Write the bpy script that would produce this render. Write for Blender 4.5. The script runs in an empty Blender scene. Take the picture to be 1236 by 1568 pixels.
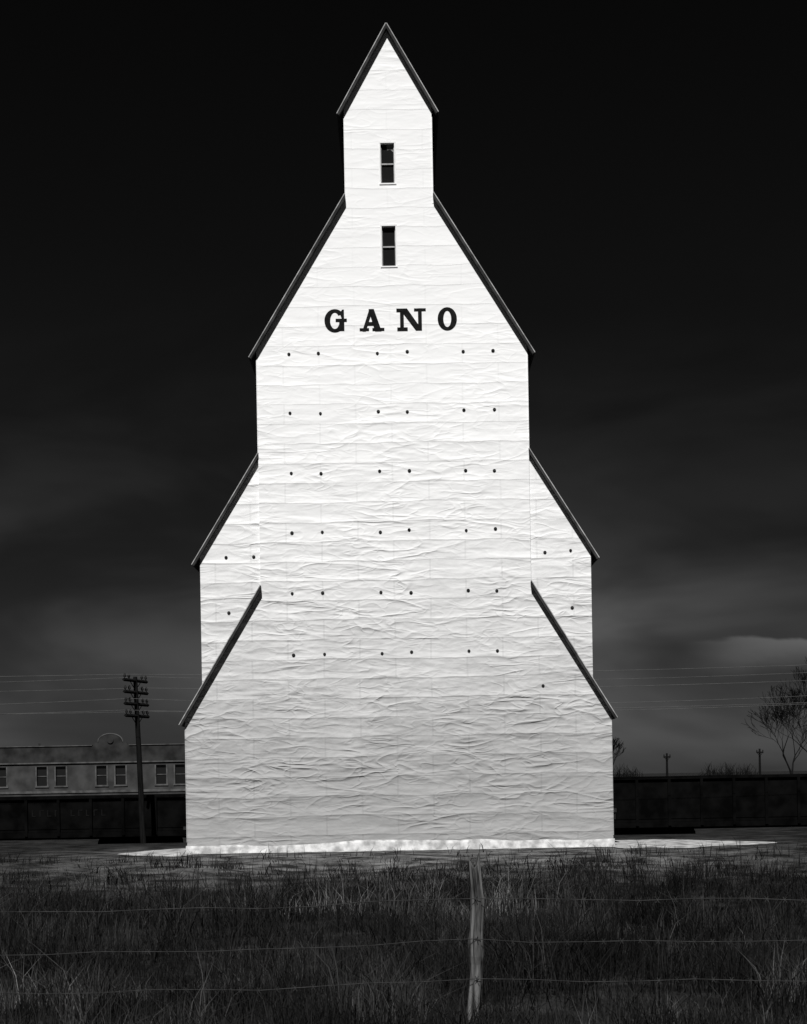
import bpy, math, random
import numpy as np
from mathutils import Vector, Matrix
from mathutils.geometry import tessellate_polygon

random.seed(7); rng=np.random.default_rng(11)
scene=bpy.context.scene
scene.view_settings.view_transform='Standard'
scene.view_settings.look='None'
scene.view_settings.exposure=0

# ------------------------------------------------------------ helpers
def gray(v): return (v,v,v,1)
def new_mat(name,rough=0.8,spec=.08):
    m=bpy.data.materials.new(name); m.use_nodes=True
    b=m.node_tree.nodes['Principled BSDF']
    b.inputs['Roughness'].default_value=rough
    b.inputs['Specular IOR Level'].default_value=spec
    return m,m.node_tree,b
def N(nt,t,**k):
    n=nt.nodes.new(t)
    for a,v in k.items(): setattr(n,a,v)
    return n
def mat_noise(name,lo,hi,scale=3,stretch=(1,1,1),rough=0.85,bump=0.0,detail=5,p0=0.35,p1=0.65,spec=.08):
    m,nt,b=new_mat(name,rough,spec)
    tc=N(nt,'ShaderNodeTexCoord'); mp=N(nt,'ShaderNodeMapping'); mp.inputs['Scale'].default_value=stretch
    no=N(nt,'ShaderNodeTexNoise'); no.inputs['Scale'].default_value=scale; no.inputs['Detail'].default_value=detail
    r=N(nt,'ShaderNodeValToRGB'); r.color_ramp.elements[0].color=gray(lo); r.color_ramp.elements[1].color=gray(hi)
    r.color_ramp.elements[0].position=p0; r.color_ramp.elements[1].position=p1
    L=nt.links.new
    L(tc.outputs['Object'],mp.inputs['Vector']); L(mp.outputs[0],no.inputs['Vector']); L(no.outputs['Fac'],r.inputs[0]); L(r.outputs[0],b.inputs['Base Color'])
    if bump:
        bp=N(nt,'ShaderNodeBump'); bp.inputs['Strength'].default_value=1; bp.inputs['Distance'].default_value=bump
        L(no.outputs['Fac'],bp.inputs['Height']); L(bp.outputs[0],b.inputs['Normal'])
    return m

class MB:
    def __init__(s): s.v=[]; s.f=[]
    def add(s,vs,fs):
        o=len(s.v); s.v+= [tuple(v) for v in vs]; s.f+=[tuple(i+o for i in f) for f in fs]
    def box(s,x0,x1,y0,y1,z0,z1):
        s.add([(x0,y0,z0),(x1,y0,z0),(x1,y1,z0),(x0,y1,z0),(x0,y0,z1),(x1,y0,z1),(x1,y1,z1),(x0,y1,z1)],
              [(0,3,2,1),(4,5,6,7),(0,1,5,4),(1,2,6,5),(2,3,7,6),(3,0,4,7)])
    def prism(s,poly,y0,y1,holes=(),hole_depth=0.12):
        area=sum(poly[i][0]*poly[(i+1)%len(poly)][1]-poly[(i+1)%len(poly)][0]*poly[i][1] for i in range(len(poly)))
        if area<0: poly=poly[::-1]
        n=len(poly)
        loops=[[Vector((p[0],p[1],0)) for p in poly]]
        for h in holes: loops.append([Vector((p[0],p[1],0)) for p in h])
        flat=[p for l in loops for p in l]
        tri=tessellate_polygon(loops)
        def orient(t):
            a,b,c=[flat[i] for i in t]
            return t if (b-a).cross(c-a).z>0 else (t[0],t[2],t[1])
        tri=[orient(t) for t in tri]
        s.add([(p.x,y0,p.y) for p in flat],tri)
        tri2=tessellate_polygon([loops[0]]); fl=loops[0]
        s.add([(p.x,y1,p.y) for p in fl],[(t[0],t[1],t[2]) for t in tri2])
        vs=[(p[0],y0,p[1]) for p in poly]+[(p[0],y1,p[1]) for p in poly]
        s.add(vs,[(i,i+n,(i+1)%n+n,(i+1)%n) for i in range(n)])
        for h in holes:
            m=len(h); vs=[(p[0],y0,p[1]) for p in h]+[(p[0],y0+hole_depth,p[1]) for p in h]
            s.add(vs,[(i,(i+1)%m,(i+1)%m+m,i+m) for i in range(m)])
    def tube(s,pts,rads,n=6,cap=True):
        pts=[Vector(p) for p in pts]
        if not hasattr(rads,'__len__'): rads=[rads]*len(pts)
        o=len(s.v)
        for i,p in enumerate(pts):
            d=(pts[min(i+1,len(pts)-1)]-pts[max(i-1,0)]).normalized()
            a=d.cross(Vector((0,0,1)));
            if a.length<1e-3: a=Vector((1,0,0))
            a.normalize(); b=d.cross(a)
            for k in range(n):
                t=2*math.pi*k/n
                q=p+(a*math.cos(t)+b*math.sin(t))*rads[i]; s.v.append(tuple(q))
        for i in range(len(pts)-1):
            for k in range(n):
                s.f.append((o+i*n+k,o+i*n+(k+1)%n,o+(i+1)*n+(k+1)%n,o+(i+1)*n+k))
        if cap:
            s.f.append(tuple(o+k for k in range(n))); s.f.append(tuple(o+(len(pts)-1)*n+k for k in range(n)))
    def obj(s,name,mat,parent=None,loc=(0,0,0),fix=True,smooth=False):
        me=bpy.data.meshes.new(name); me.from_pydata(s.v,[],s.f); me.update()
        if fix:
            import bmesh
            bm=bmesh.new(); bm.from_mesh(me); bmesh.ops.recalc_face_normals(bm,faces=bm.faces[:]); bm.to_mesh(me); bm.free()
        if smooth: me.polygons.foreach_set('use_smooth',[True]*len(me.polygons))
        me.materials.append(mat)
        o=bpy.data.objects.new(name,me); scene.collection.objects.link(o)
        o.location=loc
        if parent: o.parent=parent
        return o
def empty(name,loc=(0,0,0)):
    e=bpy.data.objects.new(name,None); scene.collection.objects.link(e); e.location=loc; e.empty_display_size=0.5
    return e

def vnoise(x,y,scale,seed):
    r=np.random.default_rng(seed); T=r.random((256,256))
    x=np.asarray(x,float)/scale+1000.3; y=np.asarray(y,float)/scale+1000.7
    xi=np.floor(x).astype(int); yi=np.floor(y).astype(int); fx=x-xi; fy=y-yi
    fx=fx*fx*(3-2*fx); fy=fy*fy*(3-2*fy)
    a=T[xi%256,yi%256]; b=T[(xi+1)%256,yi%256]; c=T[xi%256,(yi+1)%256]; d=T[(xi+1)%256,(yi+1)%256]
    return (a*(1-fx)+b*fx)*(1-fy)+(c*(1-fx)+d*fx)*fy
def sstep(a,b,x):
    t=np.clip((np.asarray(x,float)-a)/(b-a),0,1); return t*t*(3-2*t)
def gh(x,y):
    """terrain height"""
    x=np.asarray(x,float); y=np.asarray(y,float)
    near=sstep(-1.5,-6,y)*sstep(-70,-50,y)
    h=near*((vnoise(x,y,4,1)-.5)*0.22+(vnoise(x,y,1.3,2)-.5)*0.12+(vnoise(x,y,.45,3)-.5)*0.05)
    h=h+(-0.7)*sstep(8.6,10.6,y)*(1-sstep(40,80,y))
    h=h-0.14*sstep(-3,-12,y)*sstep(-40,-25,y)
    return h

# ------------------------------------------------------------ camera (view camera with rise)
CAMH=1.87; CAMY=-45.5
cam=bpy.data.cameras.new('camera'); co=bpy.data.objects.new('camera',cam); scene.collection.objects.link(co)
cam.sensor_fit='HORIZONTAL'; cam.sensor_width=36; cam.lens=36*2730/1236; cam.shift_y=406/1236; cam.shift_x=0
cam.clip_start=0.1; cam.clip_end=6000
R=Matrix.Rotation(math.radians(90),4,'X')@Matrix.Rotation(math.radians(-1.0),4,'Z')
co.matrix_world=Matrix.Translation((0,CAMY,CAMH))@R
scene.camera=co

# ------------------------------------------------------------ sun + sky
ELEV=50; AZ=7
sun=bpy.data.lights.new('sun','SUN'); sun.energy=5.0; sun.angle=math.radians(0.5); sun.color=(1,0.992,0.98)
so=bpy.data.objects.new('sun',sun); scene.collection.objects.link(so)
so.rotation_euler=(math.radians(90-ELEV),0,math.radians(-AZ))
w=bpy.data.worlds.new('World'); scene.world=w; w.use_nodes=True; nt=w.node_tree; nt.nodes.clear(); L=nt.links.new
out=N(nt,'ShaderNodeOutputWorld'); bg=N(nt,'ShaderNodeBackground'); bg.inputs['Strength'].default_value=0.05
sky=N(nt,'ShaderNodeTexSky'); sky.sky_type='NISHITA'; sky.sun_disc=False
sky.sun_elevation=math.radians(ELEV); sky.sun_rotation=math.radians(180+AZ); sky.air_density=1.0; sky.dust_density=0.5
sep=N(nt,'ShaderNodeSeparateColor'); L(sky.outputs[0],sep.inputs[0])      # red filter: red channel only
tc=N(nt,'ShaderNodeTexCoord'); sx=N(nt,'ShaderNodeSeparateXYZ'); L(tc.outputs['Generated'],sx.inputs[0])
def WM(op,a,b=None,c=None):
    n=N(nt,'ShaderNodeMath',operation=op)
    for i,v in enumerate((a,b,c)):
        if v is None: continue
        if isinstance(v,(int,float)): n.inputs[i].default_value=v
        else: nt.links.new(v,n.inputs[i])
    return n.outputs[0]
def WR(v,a,b,c=0,d=1,smooth=True):
    n=N(nt,'ShaderNodeMapRange'); n.interpolation_type='SMOOTHSTEP' if smooth else 'LINEAR'
    for k,x in (('From Min',a),('From Max',b),('To Min',c),('To Max',d)): n.inputs[k].default_value=x
    nt.links.new(v,n.inputs['Value']); return n.outputs[0]
def WN(scale,st,loc,detail,dist=0.0,rough=.5,rot=(0,0,0)):
    mp=N(nt,'ShaderNodeMapping'); mp.inputs['Scale'].default_value=st; mp.inputs['Location'].default_value=loc; mp.inputs['Rotation'].default_value=rot; nt.links.new(tc.outputs['Generated'],mp.inputs[0])
    n=N(nt,'ShaderNodeTexNoise'); n.inputs['Scale'].default_value=scale; n.inputs['Detail'].default_value=detail; n.inputs['Distortion'].default_value=dist; n.inputs['Roughness'].default_value=rough
    nt.links.new(mp.outputs[0],n.inputs['Vector']); return n.outputs['Fac']
ramp=N(nt,'ShaderNodeValToRGB'); L(sx.outputs['Z'],ramp.inputs[0]); cr=ramp.color_ramp
SK=[(0.0,.13),(0.033,.165),(0.07,.14),(0.106,.11),(0.18,.070),(0.25,.048),(0.42,.034),(1.0,.03)]
cr.elements[0].position=0; cr.elements[0].color=gray(SK[0][1]); cr.elements[1].position=1; cr.elements[1].color=gray(SK[-1][1])
for p,v in SK[1:-1]:
    e=cr.elements.new(p); e.color=gray(v)
n_soft=WN(1.9,(3.0,3.0,7.5),(1.3,0.2,0.35),4,0.35,.5,(0,.22,0))
softg=WR(n_soft,.34,.68,.58,1.55)
flat_=WR(sx.outputs['Z'],.30,.12)   # the stratus thins out overhead
soft=WM('ADD',WM('MULTIPLY',softg,flat_),WM('SUBTRACT',1.0,flat_))
base=WM('MULTIPLY',WM('MULTIPLY',sep.outputs[0],ramp.outputs[0]),soft)
# low cumulus bank toward the right-hand horizon
n_c=WN(9,(1,1,1.6),(0.4,0,0),5,0.2,.55); n_b=WN(3.2,(1,1,2),(2.4,0,0),3,0.3)
zed=WM('ADD',.071,WM('MULTIPLY',WM('SUBTRACT',n_c,.5),.03))
dz=WM('SUBTRACT',zed,sx.outputs['Z'])
edge=WM('MULTIPLY',WR(dz,-.0010,.0015),WR(dz,.020,0.001,0,1))
bank=WM('MULTIPLY',edge,WR(sx.outputs['X'],.15,.20))
haze=WM('MULTIPLY',WM('MULTIPLY',WR(sx.outputs['Z'],.068,.083),WR(sx.outputs['Z'],.125,.088)),WM('MULTIPLY',WR(sx.outputs['X'],.02,.11),WR(sx.outputs['X'],.24,.15)))
haze=WM('MULTIPLY',haze,WR(n_b,.35,.65,.4,1))
cl=WM('ADD',1.0,WM('ADD',WM('MULTIPLY',bank,2.0),WM('MULTIPLY',haze,1.1)))
L(WM('MULTIPLY',base,cl),bg.inputs['Color']); L(bg.outputs[0],out.inputs[0])

# ------------------------------------------------------------ materials
def tin_material():
    m,nt,b=new_mat('painted_sheet_metal',0.6,.1); L=nt.links.new
    tc=N(nt,'ShaderNodeTexCoord'); s=N(nt,'ShaderNodeSeparateXYZ'); L(tc.outputs['Object'],s.inputs[0])
    def noise(scale,st,detail=3,dist=0.0,rough=.5,loc=(0,0,0)):
        mp=N(nt,'ShaderNodeMapping'); mp.inputs['Scale'].default_value=st; mp.inputs['Location'].default_value=loc; L(tc.outputs['Object'],mp.inputs[0])
        n=N(nt,'ShaderNodeTexNoise'); n.inputs['Scale'].default_value=scale; n.inputs['Detail'].default_value=detail; n.inputs['Distortion'].default_value=dist; n.inputs['Roughness'].default_value=rough
        L(mp.outputs[0],n.inputs['Vector']); return n.outputs['Fac']
    def M(op,a,bb=None,c=None):
        n=N(nt,'ShaderNodeMath',operation=op)
        for i,v in enumerate((a,bb,c)):
            if v is None: continue
            if isinstance(v,(int,float)): n.inputs[i].default_value=v
            else: L(v,n.inputs[i])
        return n.outputs[0]
    def MR(v,a,b_,c=0,d=1):
        n=N(nt,'ShaderNodeMapRange'); 
        for k,x in (('From Min',a),('From Max',b_),('To Min',c),('To Max',d)): n.inputs[k].default_value=x
        L(v,n.inputs['Value']); return n.outputs[0]
    wob=noise(0.7,(1,1,.7),3)
    # sheet courses: each course laps over the one below; lower edge stands a little proud
    zz=M('ADD',M('DIVIDE',s.outputs['Z'],0.50),M('MULTIPLY',wob,0.34))
    fr=M('FRACT',zz)
    saw=M('POWER',M('SUBTRACT',1.0,fr),3.5)
    mk=MR(noise(0.9,(0.45,1,2.4),2),.38,.58)
    lap=M('MULTIPLY',saw,M('ADD',M('MULTIPLY',mk,0.75),0.25))
    def crease(n,w_):
        a=M('ABSOLUTE',M('SUBTRACT',n,0.5)); a=M('SUBTRACT',1.0,M('MINIMUM',M('DIVIDE',a,w_),1.0)); return M('POWER',a,1.6)
    amp=MR(noise(.55,(1,1,1.3),2,loc=(5,0,2)),.35,.65,.2,1.25)
    r1=crease(noise(1.0,(0.6,1,2.2),2,0.45),.11)
    r2=crease(noise(2.4,(0.7,1,1.8),1,.7,loc=(3,0,7)),.13)
    big=noise(1.3,(.6,1,2.2),2,.3,loc=(9,0,1))
    col=M('ADD',M('DIVIDE',s.outputs['X'],1.83),M('MULTIPLY',M('MODULO',M('FLOOR',zz),2.0),.5))
    fx_=M('ABSOLUTE',M('SUBTRACT',M('FRACT',M('ADD',col,M('MULTIPLY',wob,0.04))),0.5))
    seam=M('LESS_THAN',fx_,0.008)
    fine=noise(6,(1,1,1.2),3,loc=(0,0,4))
    h=M('ADD',M('MULTIPLY',lap,0.045),M('MULTIPLY',M('MULTIPLY',r1,amp),0.022))
    h=M('ADD',h,M('MULTIPLY',M('MULTIPLY',r2,amp),0.009)); h=M('ADD',h,M('MULTIPLY',big,.06)); h=M('ADD',h,M('MULTIPLY',fine,0.010)); h=M('ADD',h,M('MULTIPLY',seam,0.006))
    h=M('MULTIPLY',h,MR(s.outputs['Z'],14,4,.20,1.0))
    bp=N(nt,'ShaderNodeBump'); bp.inputs['Strength'].default_value=1.0; bp.inputs['Distance'].default_value=1.0
    L(h,bp.inputs['Height']); L(bp.outputs[0],b.inputs['Normal'])
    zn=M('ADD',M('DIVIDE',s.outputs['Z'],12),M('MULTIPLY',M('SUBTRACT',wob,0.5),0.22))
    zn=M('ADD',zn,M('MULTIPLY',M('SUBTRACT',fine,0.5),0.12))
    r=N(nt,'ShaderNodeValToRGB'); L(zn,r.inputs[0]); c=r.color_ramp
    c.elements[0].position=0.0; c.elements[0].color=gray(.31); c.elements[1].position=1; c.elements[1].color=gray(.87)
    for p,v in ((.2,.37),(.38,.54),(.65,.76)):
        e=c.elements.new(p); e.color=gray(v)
    # shade line put into the colour under each lap; grime in vertical joints
    gl=M('MULTIPLY',MR(fr,.90,.97),M('ADD',M('MULTIPLY',mk,.22),.05))
    gl=M('ADD',gl,M('MULTIPLY',seam,.06))
    gl=M('MULTIPLY',gl,MR(s.outputs['Z'],15,6,.35,1.0))
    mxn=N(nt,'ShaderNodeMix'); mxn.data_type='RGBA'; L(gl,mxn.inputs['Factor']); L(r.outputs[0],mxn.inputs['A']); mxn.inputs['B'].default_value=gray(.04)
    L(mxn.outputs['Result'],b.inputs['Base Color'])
    return m
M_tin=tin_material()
M_fascia=mat_noise('weathered_trim_paint',.02,.05,4)
M_drip=mat_noise('drip_edge_metal',.25,.5,4)
M_black=mat_noise('black_lettering_paint',.006,.014,9)
M_iron=mat_noise('dark_iron',.015,.04,9)
M_skirt=mat_noise('foundation_concrete',.28,.60,5,bump=.01)
m,nt_,b_=new_mat('window_glass',0.12,.5); b_.inputs['Base Color'].default_value=gray(.012); M_glass=m
M_white=mat_noise('white_window_paint',.8,.86,6)
M_sash=mat_noise('window_sash_paint',.25,.4,6)
M_roof=mat_noise('roof_iron',.05,.10,3)

# ------------------------------------------------------------ grain elevator
EX=-0.11
elev=empty('grain_elevator',(EX,0,0))
T=0.055; DEPTH=10.0
RF={'cupola_roof':(0,21.05,1.283,18.77),'main_roof':(1.12,16.73,3.633,12.61),'upper_wing_roof':(3.45,10.20,5.19,7.375),'lower_wing_roof':(3.44,6.81,5.57,3.29)}
def under(k,x,lift=0.012):
    x0,z0,x1,z1=RF[k]; sl=(z0-z1)/(x1-x0); c=1/math.sqrt(1+sl*sl)
    return z0-sl*(x-x0)-T/c+lift
HC,HM,HU,HL=1.117,3.455,5.0,5.44
right=[(HL,-0.9),(HL,under('lower_wing_roof',HL)),(HM,under('lower_wing_roof',HM)),(HM,under('main_roof',HM)),(HC,under('main_roof',HC)),(HC,under('cupola_roof',HC)),(0,under('cupola_roof',0))]
poly=right+[(-x,z) for x,z in right[-2::-1]]
def rect(x0,x1,z0,z1): return [(x0,z0),(x1,z0),(x1,z1),(x0,z1)]
def fx(px,py):
    u=px-618; v=1190-py; a=math.radians(1)
    return ((u*math.cos(a)+v*math.sin(a))/60-EX,(v*math.cos(a)-u*math.sin(a))/60+CAMH)
def win(px0,px1,py0,py1):
    x,z=fx((px0+px1)/2,(py0+py1)/2); hw=(px1-px0)/120; hh=(py1-py0)/120
    return (x-hw,x+hw,z-hh,z+hh)
W=[win(583,604,219,280),win(585,606,346,407)]
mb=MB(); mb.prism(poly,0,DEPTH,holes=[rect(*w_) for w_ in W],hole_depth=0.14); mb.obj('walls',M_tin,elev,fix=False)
for s_ in (1,-1):
    mb=MB(); q=[(3.2,0.2),(HU,0.2),(HU,under('upper_wing_roof',HU)),(3.2,under('upper_wing_roof',3.2)-0.02)]
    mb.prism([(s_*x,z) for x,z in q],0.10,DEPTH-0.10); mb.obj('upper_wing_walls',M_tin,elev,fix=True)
for k,(x0,z0,x1,z1) in RF.items():
    sl=(z0-z1)/(x1-x0); c=1/math.sqrt(1+sl*sl); sn=sl*c
    for s_ in (1,-1):
        q=[(x0,z0),(x1,z1),(x1-T*sn,z1-T*c),(x0,z0-T/c)]
        oh=0.17 if k!='upper_wing_roof' else 0.05
        mb=MB(); mb.prism([(s_*x,z) for x,z in q],-oh,DEPTH+oh); mb.obj(k,M_fascia,elev)
        mb=MB(); dx=sn*0.022; dz_=c*0.022
        q=[(x0+dx,z0+dz_),(x1+dx,z1+dz_),(x1+dx*.1,z1+dz_*.1),(x0+dx*.1,z0+dz_*.1)]
        mb.prism([(s_*x,z) for x,z in q],-oh-.01,-oh+.06); mb.obj(k+'_drip_edge',M_drip,elev)
        mb=MB(); mb.prism([(s_*x,z) for x,z in q],-oh+.063,DEPTH+oh); mb.obj(k+'_covering',M_roof,elev)
mb=MB()
for hx,za,zb in ((HC,16.5,18.7),(HM,10.2,12.6),(HL,0.3,3.3)):
    for s_ in (1,-1):
        mb.box(s_*hx-.012,s_*hx+.012,-0.012,0.06,za,zb)
mb.obj('corner_trim',M_tin,elev)
mb=MB(); mg=MB(); ms=MB()
for (x0,x1,z0,z1) in W:
    zm=(z0+z1)/2
    mg.box(x0+.002,x1-.002,.11,.128,z0+.002,z1-.002)
    ms.box(x0+.022,x1-.022,.07,.10,zm-.02,zm+.014)
    ms.box(x0+.002,x0+.02,.075,.1,z0,z1); ms.box(x1-.02,x1-.002,.075,.1,z0,z1)
    mb.box(x0-.04,x1+.04,-.02,.02,z0-.04,z0-.005)
    mb.box(x0-.04,x0-.004,-.006,-.002,z0-.004,z1+.0); mb.box(x1+.004,x1+.04,-.006,-.002,z0-.004,z1); mb.box(x0-.04,x1+.04,-.008,-.002,z1+.004,z1+.045)
mg.obj('window_glass',M_glass,elev); mb.obj('window_frames',M_white,elev); ms.obj('window_sashes',M_sash,elev)
x0,x1,z0,z1=W[0]
mb=MB(); mb.add([(x0+.16,.104,z1-.02),(x1-.02,.104,z1-.02),(x1-.02,.104,z1-.2),(x1-.10,.104,z1-.13),(x0+.17,.104,z1-.15)],[(0,1,2,3,4)]); mb.obj('window_blind',mat_noise('old_blind',.15,.4,5),elev)
mb=MB()
pts=[]
for i,y in enumerate((540,631,722,813,907,1000)):
    for x in (442,488,578,623,710,755):
        pts.append((x+i*1.6,y-(x-600)*0.018+random.uniform(-1.5,1.5),0))
pts+=[(346,853,.1),(387,852,.1),(835,845,.1),(874,842,.1),(349,938,.1),(876,930,.1),(832,1050,0)]
for x,y,dy in pts:
    X,Z=fx(x,y); X+=random.uniform(-.02,.02); rr_=random.uniform(.036,.046)
    mb.tube([(X,dy+.01,Z),(X,dy-.014,Z)],rr_,10)
    mb.tube([(X,dy-.014,Z),(X,dy-.034,Z)],0.022,6)
mb.obj('tie_rod_plates',M_iron,elev)
mb=MB(); n=90; vs=[];fs=[]
for i in range(n+1):
    x=-HL-.03+(2*HL+.06)*i/n; t=float(vnoise(x,0,.8,21)); t2=float(vnoise(x,0,2.3,22))
    zt=.13+.13*t2+.06*t
    vs+=[(x,-.015,zt),(x,-.04-.05*t,zt-.06),(x,-.11-.05*t,-.05)]
for i in range(n):
    for j in range(2):
        a=i*3+j; fs.append((a,a+1,a+4,a+3))
mb.add(vs,fs); mb.obj('foundation_skirt',M_skirt,elev,fix=False)
mb=MB()
mb.box(HL+.012,HL+.10,.05,.2,.88,.98); mb.tube([(HL+.06,.1,.88),(HL+.06,.1,.70)],.015,6)
mb.box(-HL-.10,-HL-.012,.05,.2,.62,.70)
mb.obj('corner_brackets',M_iron,elev)

# GANO lettering: slab-serif letters
let=MB(); dep=[0]
def slab(poly,cx,cz,):
    dep[0]+=1; d=.012+.0023*(dep[0]%7)
    let.prism([(cx+x,cz+z) for x,z in poly],-d,-.001)
def ring(cx,cz,a,b,ai,bi,t0=0,t1=360,off=0,n=48):
    o=[];i_=[]
    for k in range(n+1):
        t=math.radians(t0+(t1-t0)*k/n)
        o.append((a*math.cos(t),b*math.sin(t))); i_.append((off+ai*math.cos(t),bi*math.sin(t)))
    d=.018; vs=[];fs=[]
    for k in range(n+1):
        vs+=[(cx+o[k][0],-d,cz+o[k][1]),(cx+i_[k][0],-d,cz+i_[k][1]),(cx+o[k][0],-.001,cz+o[k][1]),(cx+i_[k][0],-.001,cz+i_[k][1])]
    for k in range(n):
        a0=4*k;b0=4*k+4
        fs+=[(a0,a0+1,b0+1,b0),(a0,b0,b0+2,a0+2),(a0+1,a0+3,b0+3,b0+1)]
    let.add(vs,fs)
def R_(x0,x1,z0,z1): return [(x0,z0),(x1,z0),(x1,z1),(x0,z1)]
ZC=13.55
lx={k:fx(px,489.5)[0] for k,px in (('G',514),('A',569.5),('N',629.5),('O',685))}
H=.275
cx=lx['G']; ring(cx-.02,ZC,.265,.29,.12,.215,40,332)
slab(R_(.09,.22,-.26,0.02),cx,ZC); slab(R_(.0,.285,-.025,.045),cx,ZC); slab([(.155,.065),(.215,.065),(.215,.275),(.17,.275),(.11,.18)],cx,ZC)
cx=lx['A']; 
slab([(-.245,-H),(-.16,-H),(.025,H),(-.06,H)],cx,ZC)
slab([(.075,-H),(.24,-H),(.055,H),(-.08,H)],cx,ZC)
slab(R_(-.13,.14,-.125,-.055),cx,ZC)
slab(R_(-.315,-.075,-H,-H+.068),cx,ZC); slab(R_(.01,.315,-H,-H+.068),cx,ZC)
cx=lx['N']
slab(R_(-.28,-.185,-H,H),cx,ZC); slab(R_(.18,.275,-H,H),cx,ZC)
slab([(-.28,H),(-.10,H),(.275,-H),(.12,-H)],cx,ZC)
slab(R_(-.37,-.12,H-.068,H),cx,ZC); slab(R_(-.355,-.09,-H,-H+.068),cx,ZC); slab(R_(.08,.38,H-.068,H),cx,ZC)
cx=lx['O']; ring(cx,ZC,.245,.29,.10,.215)
let.obj('gano_lettering',M_black,elev)

# ------------------------------------------------------------ ground
xs=np.concatenate([-np.geomspace(3000,24,22),np.arange(-22,22.01,.25),np.geomspace(24,3000,22)])
ys=np.concatenate([[-400,-150,-90,-65,-55],np.arange(-50,12.01,.25),np.arange(13,90,3),np.geomspace(95,5000,20)])
X,Y=np.meshgrid(xs,ys); Z=gh(X,Y)
nx,ny=len(xs),len(ys)
me=bpy.data.meshes.new('ground')
vv=np.stack([X,Y,Z],-1).reshape(-1,3)
idx=np.arange(nx*ny).reshape(ny,nx)
ff=np.stack([idx[:-1,:-1],idx[:-1,1:],idx[1:,1:],idx[1:,:-1]],-1).reshape(-1,4)
me.from_pydata(vv.tolist(),[],ff.tolist()); me.update()
me.polygons.foreach_set('use_smooth',[True]*len(me.polygons))
m,nt,b=new_mat('dry_prairie_soil',0.95,.02); L=nt.links.new
tc=N(nt,'ShaderNodeTexCoord'); n1=N(nt,'ShaderNodeTexNoise'); n1.inputs['Scale'].default_value=1.1; n1.inputs['Detail'].default_value=9; n1.inputs['Roughness'].default_value=.72
L(tc.outputs['Object'],n1.inputs['Vector'])
r=N(nt,'ShaderNodeValToRGB'); r.color_ramp.elements[0].position=.38; r.color_ramp.elements[1].position=.72; r.color_ramp.elements[0].color=gray(.006); r.color_ramp.elements[1].color=gray(.045)
L(n1.outputs['Fac'],r.inputs[0])
s=N(nt,'ShaderNodeSeparateXYZ'); L(tc.outputs['Object'],s.inputs[0])
def gmr(v,a,b_):
    n=N(nt,'ShaderNodeMapRange'); n.inputs['From Min'].default_value=a; n.inputs['From Max'].default_value=b_; L(v,n.inputs['Value']); return n.outputs[0]
ab=N(nt,'ShaderNodeMath',operation='ABSOLUTE'); L(s.outputs['X'],ab.inputs[0])
def gmul(a,b_):
    n=N(nt,'ShaderNodeMath',operation='MULTIPLY'); L(a,n.inputs[0]); L(b_,n.inputs[1]); return n.outputs[0]
p2=gmul(gmul(gmr(s.outputs['Y'],-15,-6),gmr(s.outputs['Y'],6,2)),gmr(ab.outputs[0],11,4))
r2=N(nt,'ShaderNodeValToRGB'); r2.color_ramp.elements[0].position=.42; r2.color_ramp.elements[1].position=.64; r2.color_ramp.elements[0].color=gray(.02); r2.color_ramp.elements[1].color=gray(.20)
L(n1.outputs['Fac'],r2.inputs[0])
mx=N(nt,'ShaderNodeMix'); mx.data_type='RGBA'; L(p2,mx.inputs['Factor']); L(r.outputs[0],mx.inputs['A']); L(r2.outputs[0],mx.inputs['B'])
L(mx.outputs['Result'],b.inputs['Base Color'])
bp=N(nt,'ShaderNodeBump'); bp.inputs['Distance'].default_value=.12; bp.inputs['Strength'].default_value=1; L(n1.outputs['Fac'],bp.inputs['Height']); L(bp.outputs[0],b.inputs['Normal'])
me.materials.append(m); g=bpy.data.objects.new('ground',me); scene.collection.objects.link(g)

mb=MB(); n=90; vs=[];fs=[]
for i in range(n+1):
    x=-7.4+(9.6+7.4)*i/n
    e=min(1,(x+7.4)/1.6,(9.6-x)/2.6); e=max(e,0.02)**.6
    y0=-.9-0.9*float(vnoise(x,0,.9,31)); y1=3.2+1.6*float(vnoise(x,5,1.3,32))
    if abs(x)<5.4: y0=-.3-.35*float(vnoise(x,0,.5,33))
    c_=.6; y0=c_+(y0-c_)*e; y1=c_+(y1-c_)*e
    vs+=[(x,y0,float(gh(x,y0))+.012),(x,c_,.016),(x,y1,float(gh(x,y1))+.012)]
for i in range(n):
    for j in range(2):
        a=i*3+j; fs.append((a,a+3,a+4,a+1))
mb.add(vs,fs); mb.obj('gravel_apron',mat_noise('pale_gravel',.12,.58,3,bump=.03,detail=9),fix=False)

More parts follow.
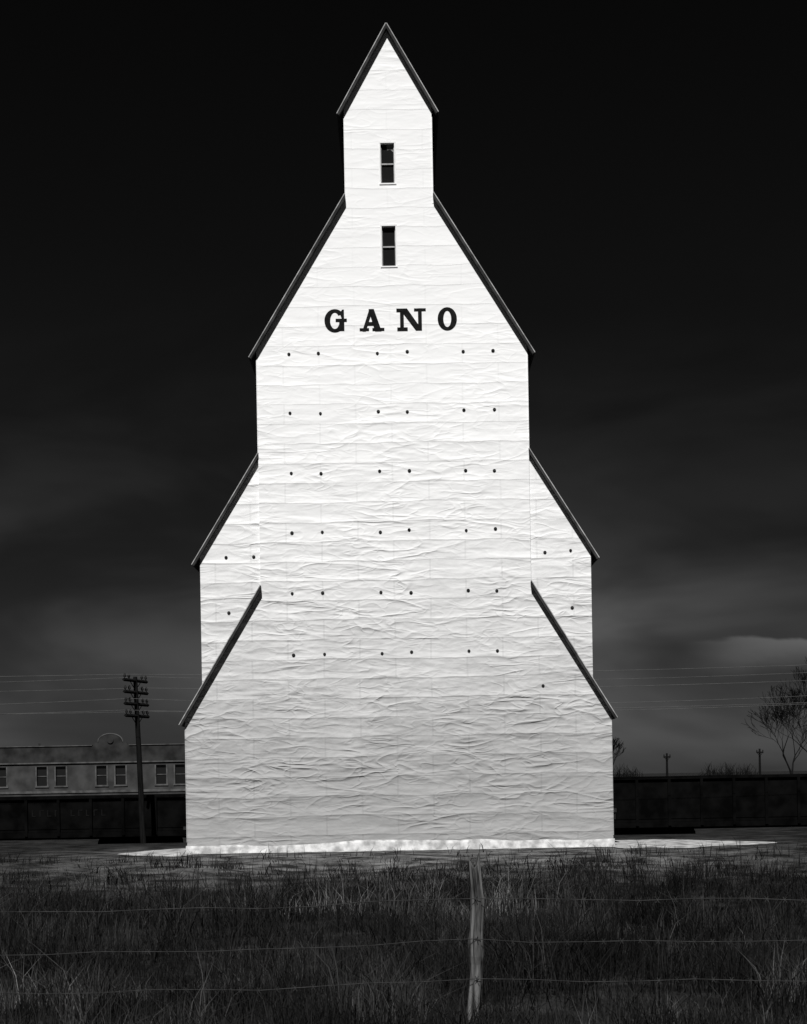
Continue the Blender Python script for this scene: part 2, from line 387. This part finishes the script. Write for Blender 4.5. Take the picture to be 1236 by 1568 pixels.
# ------------------------------------------------------------ grass : one mesh of blades
def blades(name,n,dmin,dmax,hlo,hhi,xpad,dens_fn,col_fn,wid):
    d=rng.uniform(dmin,dmax,n); x=rng.uniform(-1,1,n)*(0.2264*d+xpad); y=CAMY+d
    keep=rng.random(n)<dens_fn(x,y); x=x[keep];y=y[keep];d=d[keep]; n=len(x)
    hh=rng.uniform(hlo,hhi,n)*(0.25+1.5*vnoise(x,y,.45,41)**1.5*1.3)*(0.4+1.2*vnoise(x,y,1.8,42))
    hh*= 1-0.35*sstep(-15,-7,y)
    wv=(wid+wid*.075*d)*rng.uniform(.5,1.2,n)
    th=rng.uniform(0,2*np.pi,n); cx=np.cos(th);sy=np.sin(th)
    la=rng.uniform(0,2*np.pi,n); lm=np.abs(rng.normal(0,.6,n))*hh
    z0=gh(x,y)-.02
    lx_=np.cos(la)*lm; ly=np.sin(la)*lm
    P=np.zeros((n,5,3))
    P[:,0]=np.stack([x-cx*wv/2,y-sy*wv/2,z0],-1); P[:,1]=np.stack([x+cx*wv/2,y+sy*wv/2,z0],-1)
    mxx=x+lx_*.3; my=y+ly*.3; mz=z0+hh*.6
    P[:,2]=np.stack([mxx-cx*wv*.35,my-sy*wv*.35,mz],-1); P[:,3]=np.stack([mxx+cx*wv*.35,my+sy*wv*.35,mz],-1)
    P[:,4]=np.stack([x+lx_,y+ly,z0+hh],-1)
    V=P.reshape(-1,3); base=(np.arange(n)*5)[:,None]
    F=np.concatenate([base+np.array([[0,1,3]]),base+np.array([[0,3,2]]),base+np.array([[2,3,4]])],1).reshape(-1)
    me=bpy.data.meshes.new(name); me.vertices.add(len(V)); me.vertices.foreach_set('co',V.reshape(-1))
    nf=n*3; me.loops.add(nf*3); me.loops.foreach_set('vertex_index',F.astype(np.int32))
    me.polygons.add(nf); me.polygons.foreach_set('loop_start',np.arange(nf,dtype=np.int32)*3); me.polygons.foreach_set('loop_total',np.full(nf,3,dtype=np.int32))
    me.update(calc_edges=True)
    c=col_fn(x,y,n); at=me.attributes.new('tone','FLOAT','POINT'); at.data.foreach_set('value',np.repeat(c,5).astype(np.float32))
    o=bpy.data.objects.new(name,me); scene.collection.objects.link(o); me.materials.append(M_grass); return o
m,nt,b=new_mat('dry_grass',0.9,.02); a=N(nt,'ShaderNodeAttribute'); a.attribute_name='tone'
cc=N(nt,'ShaderNodeCombineColor'); 
for i in range(3): nt.links.new(a.outputs['Fac'],cc.inputs[i])
nt.links.new(cc.outputs[0],b.inputs['Base Color']); M_grass=m
def dens(x,y):
    k=0.15+0.85*sstep(.3,.6,vnoise(x,y,1.2,51)*.6+vnoise(x,y,.4,53)*.4); k*=1-0.97*sstep(-17,-10,y+2.5*(vnoise(x,y,2.2,52)-.5)*2)
    k=np.maximum(k,.7*sstep(.66,.76,vnoise(x,y,.9,58)*.6+vnoise(x,y,.35,59)*.4)*sstep(-2.5,-4,y))
    return k
PATCH=[(-.6,-19.3,1.7,1.1,1.0),(1.4,-18.5,1.1,.9,.7),(2.6,-31.3,1.2,.6,.9),(-3.2,-29.5,1.2,1.4,.6),(-4.5,-12.5,2.2,1.8,.7),(3.0,-30.4,.9,.4,.7),(-2.1,-19.5,.8,.6,.6),(.4,-21.5,1.4,.4,.4),(-5.5,-14.5,1.6,.6,.5)]
def tone(x,y,n):
    br=vnoise(x,y,.5,63)
    p=.40*sstep(.50,.72,vnoise(x,y,2.6,61)*.45+vnoise(x,y,.7,62)*.55)*sstep(.2,.6,br)
    for px,py,a,b_,s_ in PATCH:
        p=p+1.5*s_*np.exp(-((x-px)/a)**2-((y-py)/b_)**2)*sstep(.25,.7,br)
    k=.4+1.1*vnoise(x,y,1.1,65)
    base=rng.uniform(.005,.019,n)*k+.13*np.minimum(p,1.4)*rng.random(n)**1.3
    return base
blades('grass',210000,10.5,43.5,.12,.34,3.5,dens,tone,.005)

# ------------------------------------------------------------ barbed wire fence
fence=empty('barbed_wire_fence',(0,0,0))
M_post=mat_noise('weathered_wood',.02,.15,9,stretch=(3,3,.35),bump=.02,detail=7)
M_wire=mat_noise('rusty_wire',.028,.055,9,spec=.02)
FY=-32.7
def post(x,top,r,seed,name):
    rr=random.Random(seed); mb=MB(); n=14; ns=26; z0=float(gh(x,FY))-.3
    vs=[];fs=[]
    for i in range(ns+1):
        t=i/ns; z=z0+(top-z0)*t
        ox=.018*math.sin(t*5+seed)+.006*math.sin(t*17); oy=.01*math.cos(t*4)
        for k in range(n):
            a=2*math.pi*k/n
            q=r*(1.12-.32*t)*(1+.12*math.sin(3*a+t*3+seed)+.12*math.sin(7*a+t*1.5)+rr.uniform(-.05,.05))
            if abs(t-.62)<.05: q*=1.12
            zz=z+( .06*math.sin(2*a+1)+rr.uniform(-.02,.04) if i==ns else 0)
            vs.append((x+ox+q*math.cos(a),FY+oy+q*math.sin(a),zz))
    for i in range(ns):
        for k in range(n): fs.append((i*n+k,i*n+(k+1)%n,(i+1)*n+(k+1)%n,(i+1)*n+k))
    fs.append(tuple(ns*n+k for k in range(n)))
    mb.add(vs,fs); mb.obj(name,M_post,fence,smooth=False)
for i,x in enumerate((-14.6,-9.4,-4.5,.49,5.6,10.5,15.4)): post(x,1.22+.03*math.sin(i*3),.048,i+1,'post_%d'%(i+1))
mb=MB()
for wz in (1.0,.70,.42):
    pts=[];xx=[-14.6,-9.4,-4.5,.49,5.6,10.5,15.4]
    for j in range(len(xx)-1):
        for t in np.linspace(0,1,14)[:-1]:
            X_=xx[j]+(xx[j+1]-xx[j])*t; pts.append((X_,FY-.065,wz-.05*4*t*(1-t)+.008*math.sin(X_*5+wz*9)+.006*math.sin(X_*13)))
    mb.tube(pts,.0028,4)
    x=-6
    while x<7:
        z=np.interp(x,[p_[0] for p_ in pts],[p_[2] for p_ in pts])
        mb.tube([(x-.012,FY-.065,z-.02),(x+.012,FY-.065,z+.02)],.0026,3); mb.tube([(x+.012,FY-.075,z-.02),(x-.012,FY-.055,z+.02)],.0026,3)
        x+=.13
mb.obj('wires',M_wire,fence)

# ------------------------------------------------------------ gondola freight cars on the siding
M_car=mat_noise('sooty_car_paint',.002,.005,2.5,rough=1,spec=0)
M_stencil=mat_noise('faded_stencil',.007,.011,20,spec=0)
def gondola(xc,h,L_,text=False):
    e=empty('gondola_car',(xc,12.0,-.7)); mb=MB(); hl=L_/2; fl=1.1
    for yy in (-1.45,1.39): mb.box(-hl,hl,yy,yy+.06,fl,h)
    mb.box(-hl,hl,-1.45,1.45,fl-.08,fl+.02); mb.box(-hl,-hl+.06,-1.38,1.38,fl+.03,h-.01); mb.box(hl-.06,hl,-1.38,1.38,fl+.03,h-.01)
    mb.box(-hl-.02,hl+.02,-1.53,-1.36,h+.001,h+.09); mb.box(-hl-.02,hl+.02,1.36,1.53,h+.001,h+.09)
    mb.box(-hl,hl,-1.49,-1.455,fl-.25,fl-.085); mb.box(-hl,hl,-.2,.2,.75,fl-.085)
    n=int(L_/1.0)
    for i in range(n+1):
        x=-hl+.06+(L_-.2)*i/n; mb.box(x,x+.09,-1.53,-1.452,fl-.2,h-.002)
    mb.obj('body',M_car,e)
    mb=MB()
    for tx in (-hl+1.8,hl-1.8):
        for wx in (-.85,.85):
            for yy in (-.8,.68): mb.tube([(tx+wx,yy,.56),(tx+wx,yy+.12,.56)],.42,20)
            mb.tube([(tx+wx,-1,.56),(tx+wx,1,.56)],.07,8)
        for yy in (-1.05,.95): mb.box(tx-1.1,tx+1.1,yy,yy+.1,.46,.68); mb.box(tx-.3,tx+.3,yy-.003,yy+.103,.3,.9)
    mb.box(-hl-.5,-hl,-.1,.1,.75,.95); mb.box(hl,hl+.5,-.1,.1,.75,.95)
    mb.obj('trucks',M_car,e)
    if text:
        mb=MB(); x=1.2
        for i in range(9):
            wd=.13; mb.box(x,x+.03,-1.462,-1.452,1.52,1.72); 
            if i%2: mb.box(x+.03,x+wd,-1.462,-1.452,1.69,1.72)
            else: mb.box(x+.03,x+wd,-1.462,-1.452,1.52,1.55)
            x+=.24 if i!=3 else .5
        mb.obj('stencil_marks',M_stencil,e)
gondola(-12.9,2.06,12.4,True); gondola(-26.4,2.06,12.4); gondola(12.4,2.36,12.4); gondola(25.9,2.36,12.4); gondola(-.2,2.36,11.2)
mb=MB()
for yy in (11.28,12.72): mb.box(-80,80,yy-.035,yy+.035,-.68,-.56)
x=-40
while x<40: mb.box(x,x+.22,10.8,13.2,-.72,-.62); x+=.6
mb.obj('railway_track',M_car)

# ------------------------------------------------------------ depot building at left rear
dep_=empty('railway_depot',(0,104.5,0))
M_stucco=mat_noise('sooty_stucco',.030,.060,.9,detail=8)
M_parap=mat_noise('stained_parapet',.014,.038,1.0,detail=9)
M_trim=mat_noise('depot_trim',.05,.10,2)
wins=[]
c=-24.6
for k in range(-5,2):
    cx=c+5.02*k
    for s_ in (-.80,.80): wins.append((cx+s_-.42,cx+s_+.42,1.65,3.27))
mb=MB(); mb.prism(rect(-54,-14,0,3.45),0,12,holes=[rect(*q) for q in wins],hole_depth=.25); mb.obj('walls',M_stucco,dep_,fix=False)
mb=MB(); arch=[(-54.2,3.62),(-13.8,3.62),(-13.8,4.95),(c+1.5,4.95),(c+1.3,5.2)]
for k in range(13):
    t=math.pi*k/12; arch.append((c+.95*math.cos(t),5.25+.62*math.sin(t)))
arch+=[(c-1.3,5.2),(c-1.5,4.95),(-54.2,4.95)]
mb.prism(arch,-.1,.35); mb.obj('parapet',M_parap,dep_)
mb=MB()
mb.box(-54.2,-13.8,-.12,12.2,3.502,3.615); mb.box(-54.2,c-1.55,-.18,.42,4.955,5.02); mb.box(c+1.55,-13.8,-.18,.42,4.955,5.02)
mb.box(-54.05,-13.95,-.08,-.002,1.02,1.22); mb.box(-54.05,-13.95,-.06,-.002,.7,.78)
pa=[];
for k in range(13):
    t=math.pi*k/12; pa.append((c+1.04*math.cos(t),-.1,5.27+.68*math.sin(t)))
mb.tube(pa,.06,6)
for (x0,x1,z0,z1) in wins:
    mb.box(x0-.12,x0-.003,-.05,-.002,z0,z1); mb.box(x1+.003,x1+.12,-.05,-.002,z0,z1); mb.box(x0-.16,x1+.16,-.08,-.002,z0-.13,z0-.003)
    mb.box(x0,x1,.15,.2,(z0+z1)/2-.03,(z0+z1)/2+.03)
mb.obj('trim',M_trim,dep_)
mb=MB(); mb.tube([(c,-.11,5.4),(c,-.2,5.4)],.26,14); mb.obj('medallion',M_parap,dep_)
mb=MB()
for (x0,x1,z0,z1) in wins: mb.box(x0+.003,x1-.003,.2,.24,z0+.003,z1-.003)
mb.obj('window_glass',M_glass,dep_)
mb=MB(); mb.box(-54,-14,.36,12,3.62,3.9); mb.obj('roof',M_roof,dep_)
mb=MB()
mb.tube([(-31.2,3,3.9),(-31.2,3,5.3)],.08,8)
mb.obj('vent_pipes',M_iron,dep_)

# ------------------------------------------------------------ telegraph poles + wires
M_pole=mat_noise('creosote_pole',.005,.011,6,stretch=(3,3,.4),spec=.02)
M_cu=mat_noise('line_wire',.09,.14,3)
M_glassins=mat_noise('insulator_glass',.01,.03,8)
def tele(x,y,top,name='telegraph_pole',lean=.0,arms=4,r=.075,ang=74):
    z0=float(gh(x,y)); e=empty(name,(x,y,z0)); mb=MB(); mi=MB()
    mb.tube([(0,0,-.3),(lean*.5,0,top/2),(lean,0,top)],[r*1.25,r*1.1,r*.85],10)
    att=[]
    ca,sa=math.cos(math.radians(ang)),math.sin(math.radians(ang))
    for i in range(arms):
        z=top-.12-.36*i; hl=.85; lx_=lean*(z/top)
        mb.tube([(lx_-ca*hl,-sa*hl,z),(lx_+ca*hl,sa*hl,z)],.05,4)
        mb.tube([(lx_-ca*hl*.5,-sa*hl*.5,z),(lx_,0,z-.3),(lx_+ca*hl*.5,sa*hl*.5,z)],.015,4)
        for t in (-.9,-.55,.55,.9):
            px=lx_+ca*hl*t; py=sa*hl*t
            mb.tube([(px,py,z+.03),(px,py,z+.12)],.015,5)
            mi.tube([(px,py,z+.08),(px,py,z+.13),(px,py,z+.17),(px,py,z+.2)],[.035,.045,.03,.012],8)
            att.append((x+px,y+py,z0+z+.16))
    mb.obj('pole_and_crossarms',M_pole,e); mi.obj('insulators',M_glassins,e)
    return att
A0=tele(-40,9.0,5.9); A1=tele(-7.98,9.0,5.15,lean=-.17); A2=tele(21,9.0,5.3); A3=tele(52,9.0,5.5)
mb=MB(); sel=[0,3,6,9,12,15]
for P,Q in ((A0,A1),(A1,A2),(A2,A3)):
    for i in sel:
        a,b_=Vector(P[i]),Vector(Q[i]); pts=[]
        sag=.22+.06*(i%5)
        for t in np.linspace(0,1,26):
            q=a.lerp(b_,t); q.z-=sag*4*t*(1-t); pts.append(q)
        mb.tube(pts,.0055,4)
mb.obj('telegraph_wires',M_cu)
def dpole(x,y,top):
    e=empty('distant_utility_pole',(x,y,0)); mb=MB(); mb.tube([(0,0,0),(0,0,top)],[.22,.16],8); mb.box(-.6,.6,-.24,-.17,top-.75,top-.5)
    for k in (-.5,.5): mb.tube([(k,-.2,top-.5),(k,-.2,top-.2)],.08,6)
    mb.tube([(-.5,-.2,top-.6),(0,-.2,top-1.3),(.5,-.2,top-.6)],.05,4)
    mb.obj('pole_and_crossarm',M_pole,e)
dpole(44.3,254,5.1); dpole(59.9,254,5.6)

# ------------------------------------------------------------ bare trees
M_bark=mat_noise('bare_bark',.005,.011,3,spec=.02)
def tree(x,y,height,seed,levels=7,name='bare_tree',spread=.5,minr=.008):
    rr=random.Random(seed); mb=MB()
    def grow(p,d,l,r,lv):
        n=3; pts=[p]; rs=[r]; q=p.copy(); dd=d.copy()
        for i in range(n):
            dd=(dd+Vector((rr.gauss(0,.13),rr.gauss(0,.13),rr.gauss(.03,.08)))).normalized(); q=q+dd*l/n; pts.append(q.copy()); rs.append(max(minr,r*(1-.35*(i+1)/n)))
        mb.tube(pts,rs,6 if lv>4 else (4 if lv>2 else 3),cap=False)
        if lv==0: return
        k=3 if rr.random()<.55 else 2
        for j in range(k):
            a=rr.uniform(0,2*math.pi); sp=rr.uniform(.35,.95)*spread*1.5
            side=Vector((math.cos(a),math.sin(a),rr.uniform(-.1,.35)))
            nd=(dd+side*sp).normalized()
            grow(q if j<2 else pts[2],nd,l*rr.uniform(.66,.9),rs[-1]*rr.uniform(.6,.8),lv-1)
    grow(Vector((0,0,-.1)),Vector((0,0,1)),height*.24,height*.022,levels)
    o=mb.obj(name,M_bark,None,(x,y,float(gh(x,y))),fix=False); return o
tree(23.7,64.5,7.6,3,7,minr=.012); tree(26.6,68,8.4,9,7,minr=.012)
tree(17.6,104,6.4,5,6,minr=.018)
mb=MB(); rr=random.Random(4)
for i in range(500):
    cx=rr.choice([86,90,92,96,60,64,150]); x=cx+rr.gauss(0,2.2); y=454+rr.uniform(-5,5)
    h=rr.uniform(1.2,4.8)*math.exp(-((x-cx)/3)**2)
    p0=Vector((x,y,0)); p1=p0+Vector((rr.gauss(0,.5),0,h*.6)); p2=p1+Vector((rr.gauss(0,.7),0,h*.4)); mb.tube([p0,p1,p2],[.10,.07,.03],3,cap=False)
mb.obj('distant_brush',M_bark,fix=False)
